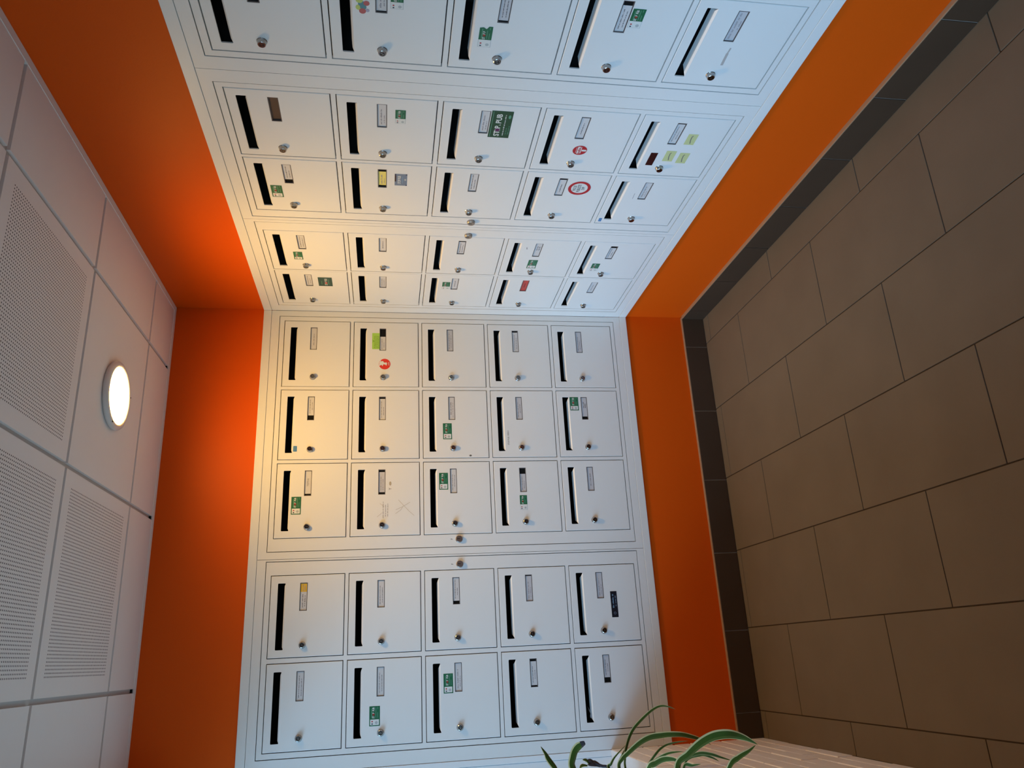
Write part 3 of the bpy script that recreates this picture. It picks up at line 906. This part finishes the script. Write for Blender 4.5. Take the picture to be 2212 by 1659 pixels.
        mb.poly([(cx + .002, -0.0525, -0.010), (cx + .045, -0.0515, -0.014), (cx + .030, -0.0495, -0.020), (cx + .000, -0.0485, -0.016)], 'cardgrey')
        mb.poly([(cx + .004, -0.047, -0.016), (cx + .032, -0.040, -0.026), (cx + .010, -0.049, -0.020)], 'cardgrey')
    o = mb.build(nm, parent)
    if lab: o['label'] = lab

# what sets each mailbox apart
FEAT = {('L', 0, 0): 'with a cream name card', ('L', 0, 1): 'with lime note and red round sticker', ('L', 0, 2): 'with a grey name card', ('L', 0, 3): 'with a two-line name card', ('L', 0, 4): 'with a pale grey name card',
        ('L', 1, 0): 'with a tiny blue sticker', ('L', 1, 1): 'with a dark-ended name card', ('L', 1, 2): 'with green sticker and paint chip', ('L', 1, 3): 'with STOP PUB MERCI in print', ('L', 1, 4): 'with green sticker above its card',
        ('L', 2, 0): 'with green sticker by slot', ('L', 2, 1): 'with scratches and printed lines', ('L', 2, 2): 'with green sticker above its card', ('L', 2, 3): 'with small green and white sticker', ('L', 2, 4): 'with a one-line card',
        ('L', 3, 0): 'with a half yellow card', ('L', 3, 1): 'with a full white card', ('L', 3, 2): 'with a full white card', ('L', 3, 3): 'with a handwritten card', ('L', 3, 4): 'with a long black sticker',
        ('L', 4, 0): 'with a white two-line card', ('L', 4, 1): 'with green sticker near its lock', ('L', 4, 2): 'with green sticker above its card', ('L', 4, 3): 'with a short card', ('L', 4, 4): 'with crumpled paper in slot',
        ('R', 0, 0): 'with a dark green sticker', ('R', 0, 1): 'with a plain card', ('R', 0, 2): 'with green sticker above its card', ('R', 0, 3): 'with a red name card', ('R', 0, 4): 'with a plain card',
        ('R', 1, 0): 'with green sticker beside lock', ('R', 1, 1): 'with a one-line card', ('R', 1, 2): 'with a white card', ('R', 1, 3): 'with green sticker and pen mark', ('R', 1, 4): 'with green sticker above lock',
        ('R', 2, 0): 'with green sticker against slot', ('R', 2, 1): 'with yellow card and blue sticker', ('R', 2, 2): 'with a white card', ('R', 2, 3): 'with red-ringed round sign', ('R', 2, 4): 'with tiny blue corner sticker',
        ('R', 3, 0): 'with an empty brown card holder', ('R', 3, 1): 'with green sticker below its card', ('R', 3, 2): 'with a large green sticker', ('R', 3, 3): 'with small dark red round sticker', ('R', 3, 4): 'with three yellow notes',
        ('R', 4, 0): 'with a bare door', ('R', 4, 1): 'with balloon sticker by slot', ('R', 4, 2): 'with torn green sticker', ('R', 4, 3): 'with green sticker below its card', ('R', 4, 4): 'with a brown smear'}
ROW = ['top row', 'second row', 'middle row', 'fourth row', 'bottom row']
COL = ['first column', 'second column', 'third column', 'fourth column', 'fifth column']
PART = {}
for w in 'LR':
    for c in range(5):
        for r in range(5):
            k = W[w] / 0.309
            left = hx(w, START[w][c] + W[w]) if w == 'L' else START[w][c]
            root = empty('mailbox', w, left, -PITCH * r)
            side = 'wall with plants' if w == 'L' else 'plantless wall'
            tag(root, f"mailbox {FEAT[w, c, r]}, {ROW[r]}, {COL[c].replace(' column', '')} from corner, {side}", 'mailbox',
                'mailboxes on the wall with plants' if w == 'L' else 'mailboxes on the plantless wall')
            put('box_body', SH[w, 'body'], root)
            door = put('door', SH[w, 'door'], root)
            put('slot_lip', SH[w, 'lip'], door)
            hd = put('name_holder', SH[w, 'holder', 'brown' if (w, c, r) == ('R', 3, 0) else 'dark'], root)
            make_card(w, c, r, hd)
            lk = put('lock', SH['lock'], root, loc=(0.043 * k, -0.1285, 0))
            kh = put('keyhole', SH['keyhole'], lk)
            kh.rotation_euler.z = random.Random(hash_id(w, c, r)).choice((0, 1.57, 0.4, -0.3, 1.3))
            for d in DECO:
                if d[:3] == (w, c, r):
                    make_deco(d, root)

# ------------------------------------------------------------------ plants on the sill
def bez(pts, n=8):
    out = []
    P = [pts[0]] + pts + [pts[-1]]
    for i in range(1, len(P) - 2):
        for k in range(n):
            t = k / n
            p0, p1, p2, p3 = P[i - 1], P[i], P[i + 1], P[i + 2]
            out.append(0.5 * ((2 * p1) + (p2 - p0) * t + (2 * p0 - 5 * p1 + 4 * p2 - p3) * t * t + (3 * p1 - p0 - 3 * p2 + p3) * t ** 3))
    out.append(pts[-1])
    return out

def leaf_mesh(pts, width, dry=0.0, blunt=False, twist=0.6):
    P = bez([Vector(p) for p in pts])
    n = len(P)
    mb = MB()
    rows = []
    for i, p in enumerate(P):
        t = i / (n - 1)
        d = (P[min(i + 1, n - 1)] - P[max(i - 1, 0)]).normalized()
        nrm = Vector((d.z, 0, -d.x))
        if nrm.length < 1e-4: nrm = Vector((1, 0, 0))
        nrm.normalize()
        wv = (nrm * 0.75 + Vector((0, twist, 0))).normalized()
        up = d.cross(wv).normalized()
        prof = (0.45 + 0.55 * min(1, t / 0.45)) * (max(0.0, 1 - ((t - 0.45) / 0.55) ** 2.2) if t > 0.45 else 1)
        if blunt: prof = (0.35 + 0.65 * math.sin(min(1, t / 0.7) * math.pi / 2)) * (1 if t < .85 else 1 - (t - .85) / .15 * .55)
        hw = max(width * prof / 2, 0.0002)
        rows.append([p + wv * hw * a + up * hw * 0.35 * b for a, b in ((-1, .7), (-0.78, .3), (0, -0.35), (0.78, .3), (1, .7))])
    for i in range(n - 1):
        for k in range(4):
            m = 'leafedge' if k in (0, 3) else 'leaf'
            if dry and i / (n - 1) > 1 - dry: m = 'leafdry'
            mb.poly([rows[i][k], rows[i + 1][k], rows[i + 1][k + 1], rows[i][k + 1]], m)
    return mb

PL = {
'A': ([(-1.870, -0.600, -1.211), (-1.840, -0.600, -1.213), (-1.810, -0.600, -1.221), (-1.779, -0.600, -1.235), (-1.755, -0.600, -1.253), (-1.729, -0.600, -1.284), (-1.706, -0.600, -1.318), (-1.695, -0.600, -1.347), (-1.697, -0.600, -1.373), (-1.707, -0.600, -1.399)], .016, 1),
'B': ([(-1.864, -0.620, -1.185), (-1.842, -0.620, -1.197), (-1.828, -0.620, -1.216), (-1.799, -0.620, -1.261), (-1.785, -0.620, -1.298), (-1.782, -0.620, -1.334), (-1.781, -0.620, -1.362), (-1.784, -0.620, -1.405), (-1.795, -0.620, -1.447), (-1.806, -0.620, -1.476), (-1.819, -0.620, -1.501)], .026, 1),
'E': ([(-1.857, -0.720, -1.247), (-1.834, -0.720, -1.265), (-1.807, -0.720, -1.296), (-1.795, -0.720, -1.331), (-1.791, -0.720, -1.387)], .013, 1),
'F': ([(-1.852, -0.740, -1.243), (-1.831, -0.740, -1.279), (-1.821, -0.740, -1.307), (-1.818, -0.740, -1.335), (-1.819, -0.740, -1.361)], .012, 1),
'G': ([(-1.850, -0.780, -1.232), (-1.842, -0.780, -1.251), (-1.832, -0.780, -1.278), (-1.833, -0.780, -1.309), (-1.842, -0.780, -1.331)], .027, 1),
'H': ([(-1.871, -0.560, -1.167), (-1.861, -0.560, -1.175), (-1.840, -0.560, -1.191), (-1.805, -0.560, -1.233)], .014, 1),
'I': ([(-1.869, -0.580, -1.194), (-1.835, -0.580, -1.209), (-1.815, -0.580, -1.221)], .012, 1),
'M': ([(-1.869, -0.500, -1.062), (-1.840, -0.500, -1.066), (-1.816, -0.500, -1.079), (-1.799, -0.500, -1.108)], .036, 0),
'N': ([(-1.870, -0.460, -1.009), (-1.841, -0.460, -0.988), (-1.826, -0.460, -0.980), (-1.803, -0.460, -0.964)], .022, 0),
'C': ([(-1.797, -1.200, -1.172), (-1.772, -1.200, -1.203), (-1.749, -1.200, -1.239), (-1.735, -1.200, -1.275), (-1.732, -1.200, -1.310), (-1.736, -1.200, -1.338), (-1.745, -1.200, -1.365), (-1.759, -1.200, -1.392)], .033, 2),
'D': ([(-1.801, -1.240, -1.292), (-1.782, -1.240, -1.318), (-1.768, -1.240, -1.348), (-1.755, -1.240, -1.368)], .023, 2),
'J': ([(-1.803, -1.100, -1.216), (-1.783, -1.100, -1.263), (-1.785, -1.100, -1.298), (-1.796, -1.100, -1.332), (-1.806, -1.100, -1.362)], .012, 2),
'K': ([(-1.806, -1.080, -1.236), (-1.789, -1.080, -1.282), (-1.796, -1.080, -1.311), (-1.807, -1.080, -1.332)], .010, 2),
'L': ([(-1.804, -1.160, -1.203), (-1.801, -1.160, -1.226), (-1.799, -1.160, -1.248)], .012, 2),
}
CROWN = {0: (-1.985, -0.44), 1: (-1.972, -0.64), 2: (-1.972, -1.17)}
NAMES = {0: 'upright variegated plant with a withered tip, nearest the mailboxes on the window ledge',
         1: 'bushy spider plant with arching striped leaves in front of the mailbox cabinet',
         2: 'spider plant with one broad drooping striped leaf reaching over the orange wall and floor'}
for pid, (px, py) in CROWN.items():
    root = bpy.data.objects.new('spider_plant' if pid else 'striped_plant', None)
    col.objects.link(root)
    root.location = (px, py, SILL + Z0 + 0.001)
    tag(root, NAMES[pid], 'plant')
    mb = MB()
    mb.lathe([(0.0001, 0.0), (0.042, 0.0), (0.046, 0.002), (0.056, 0.072), (0.060, 0.074), (0.061, 0.088), (0.055, 0.088), (0.052, 0.076), (0.05, 0.074)], 'pot', 36)
    mb.build('pot', root, smooth=False)
    mb = MB()
    mb.lathe([(0.0001, 0.080), (0.03, 0.079), (0.053, 0.077)], 'soil', 24)
    mb.build('soil', root)
    base = Vector((px, py, SILL + 0.08))
    rr = random.Random(pid)
    for key, (pts, wdt, own) in PL.items():
        if own != pid: continue
        p0 = Vector(pts[0])
        st = base + Vector((rr.uniform(-.01, .015), rr.uniform(-.01, .01), 0))
        mid = p0.lerp(st, 0.45) + (p0 - Vector(pts[1])) * 0.5 + Vector((0, 0, 0.008))
        if pid == 0:
            mid = p0 + Vector((-0.045, 0.01, -0.035))
        path = [st, mid] + [Vector(p) for p in pts]
        path = [p - Vector((px, py, SILL + 0.001)) for p in path]
        leaf_mesh(path, wdt * 1.1, dry=0.12 if key == 'M' else 0, blunt=key == 'M').build('leaf', root, smooth=True)
    for q in range(9 if pid else 4):
        a = rr.uniform(math.pi * .62, math.pi * 1.38) if pid else rr.uniform(math.pi * .7, math.pi * 1.3)
        L = rr.uniform(.10, .15)
        dx, dy = math.cos(a) * L, math.sin(a) * L * 1.2
        dx = max(dx, -0.06)
        path = [Vector((0, 0, .08)), Vector((dx * .45, dy * .45, .08 + rr.uniform(.06, .12))), Vector((dx, dy, .08 + rr.uniform(.03, .11)))]
        leaf_mesh(path, .014).build('leaf', root, smooth=True)
    if pid == 0:
        mb = MB()
        P = [Vector(p) for p in [(-1.975, -0.46, -1.25), (-1.93, -0.49, -1.20), (-1.877, -0.520, -1.176), (-1.869, -0.520, -1.154), (-1.860, -0.520, -1.131)]]
        P = bez([p - Vector((px, py, SILL + 0.001)) for p in P])
        for a, b in zip(P[:-1], P[1:]):
            d = (b - a).normalized()
            u = d.cross(Vector((0, 1, 0))).normalized(); v = d.cross(u)
            for k in range(6):
                c1, c2 = 2 * math.pi * k / 6, 2 * math.pi * (k + 1) / 6
                r = .0045
                mb.poly([a + (u * math.cos(c1) + v * math.sin(c1)) * r, a + (u * math.cos(c2) + v * math.sin(c2)) * r, b + (u * math.cos(c2) + v * math.sin(c2)) * r, b + (u * math.cos(c1) + v * math.sin(c1)) * r], 'leafdry')
        mb.build('withered_stem', root, smooth=True)
        for pts, wd in (([(-1.868, -.520, -1.150), (-1.858, -.521, -1.130), (-1.862, -.522, -1.105)], .022), ([(-1.864, -.520, -1.135), (-1.850, -.519, -1.118), (-1.853, -.518, -1.100)], .014)):
            leaf_mesh([Vector(p) - Vector((px, py, SILL + .001)) for p in pts], wd, dry=2.0).build('withered_bud', root, smooth=True)
        for pts, wd in (([(-1.862, -.521, -1.112), (-1.848, -.521, -1.104), (-1.846, -.521, -1.090)], .012), ([(-1.864, -.522, -1.105), (-1.862, -.522, -1.088), (-1.870, -.522, -1.078)], .012)):
            leaf_mesh([Vector(p) - Vector((px, py, SILL + .001)) for p in pts], wd).build('leaf', root, smooth=True)
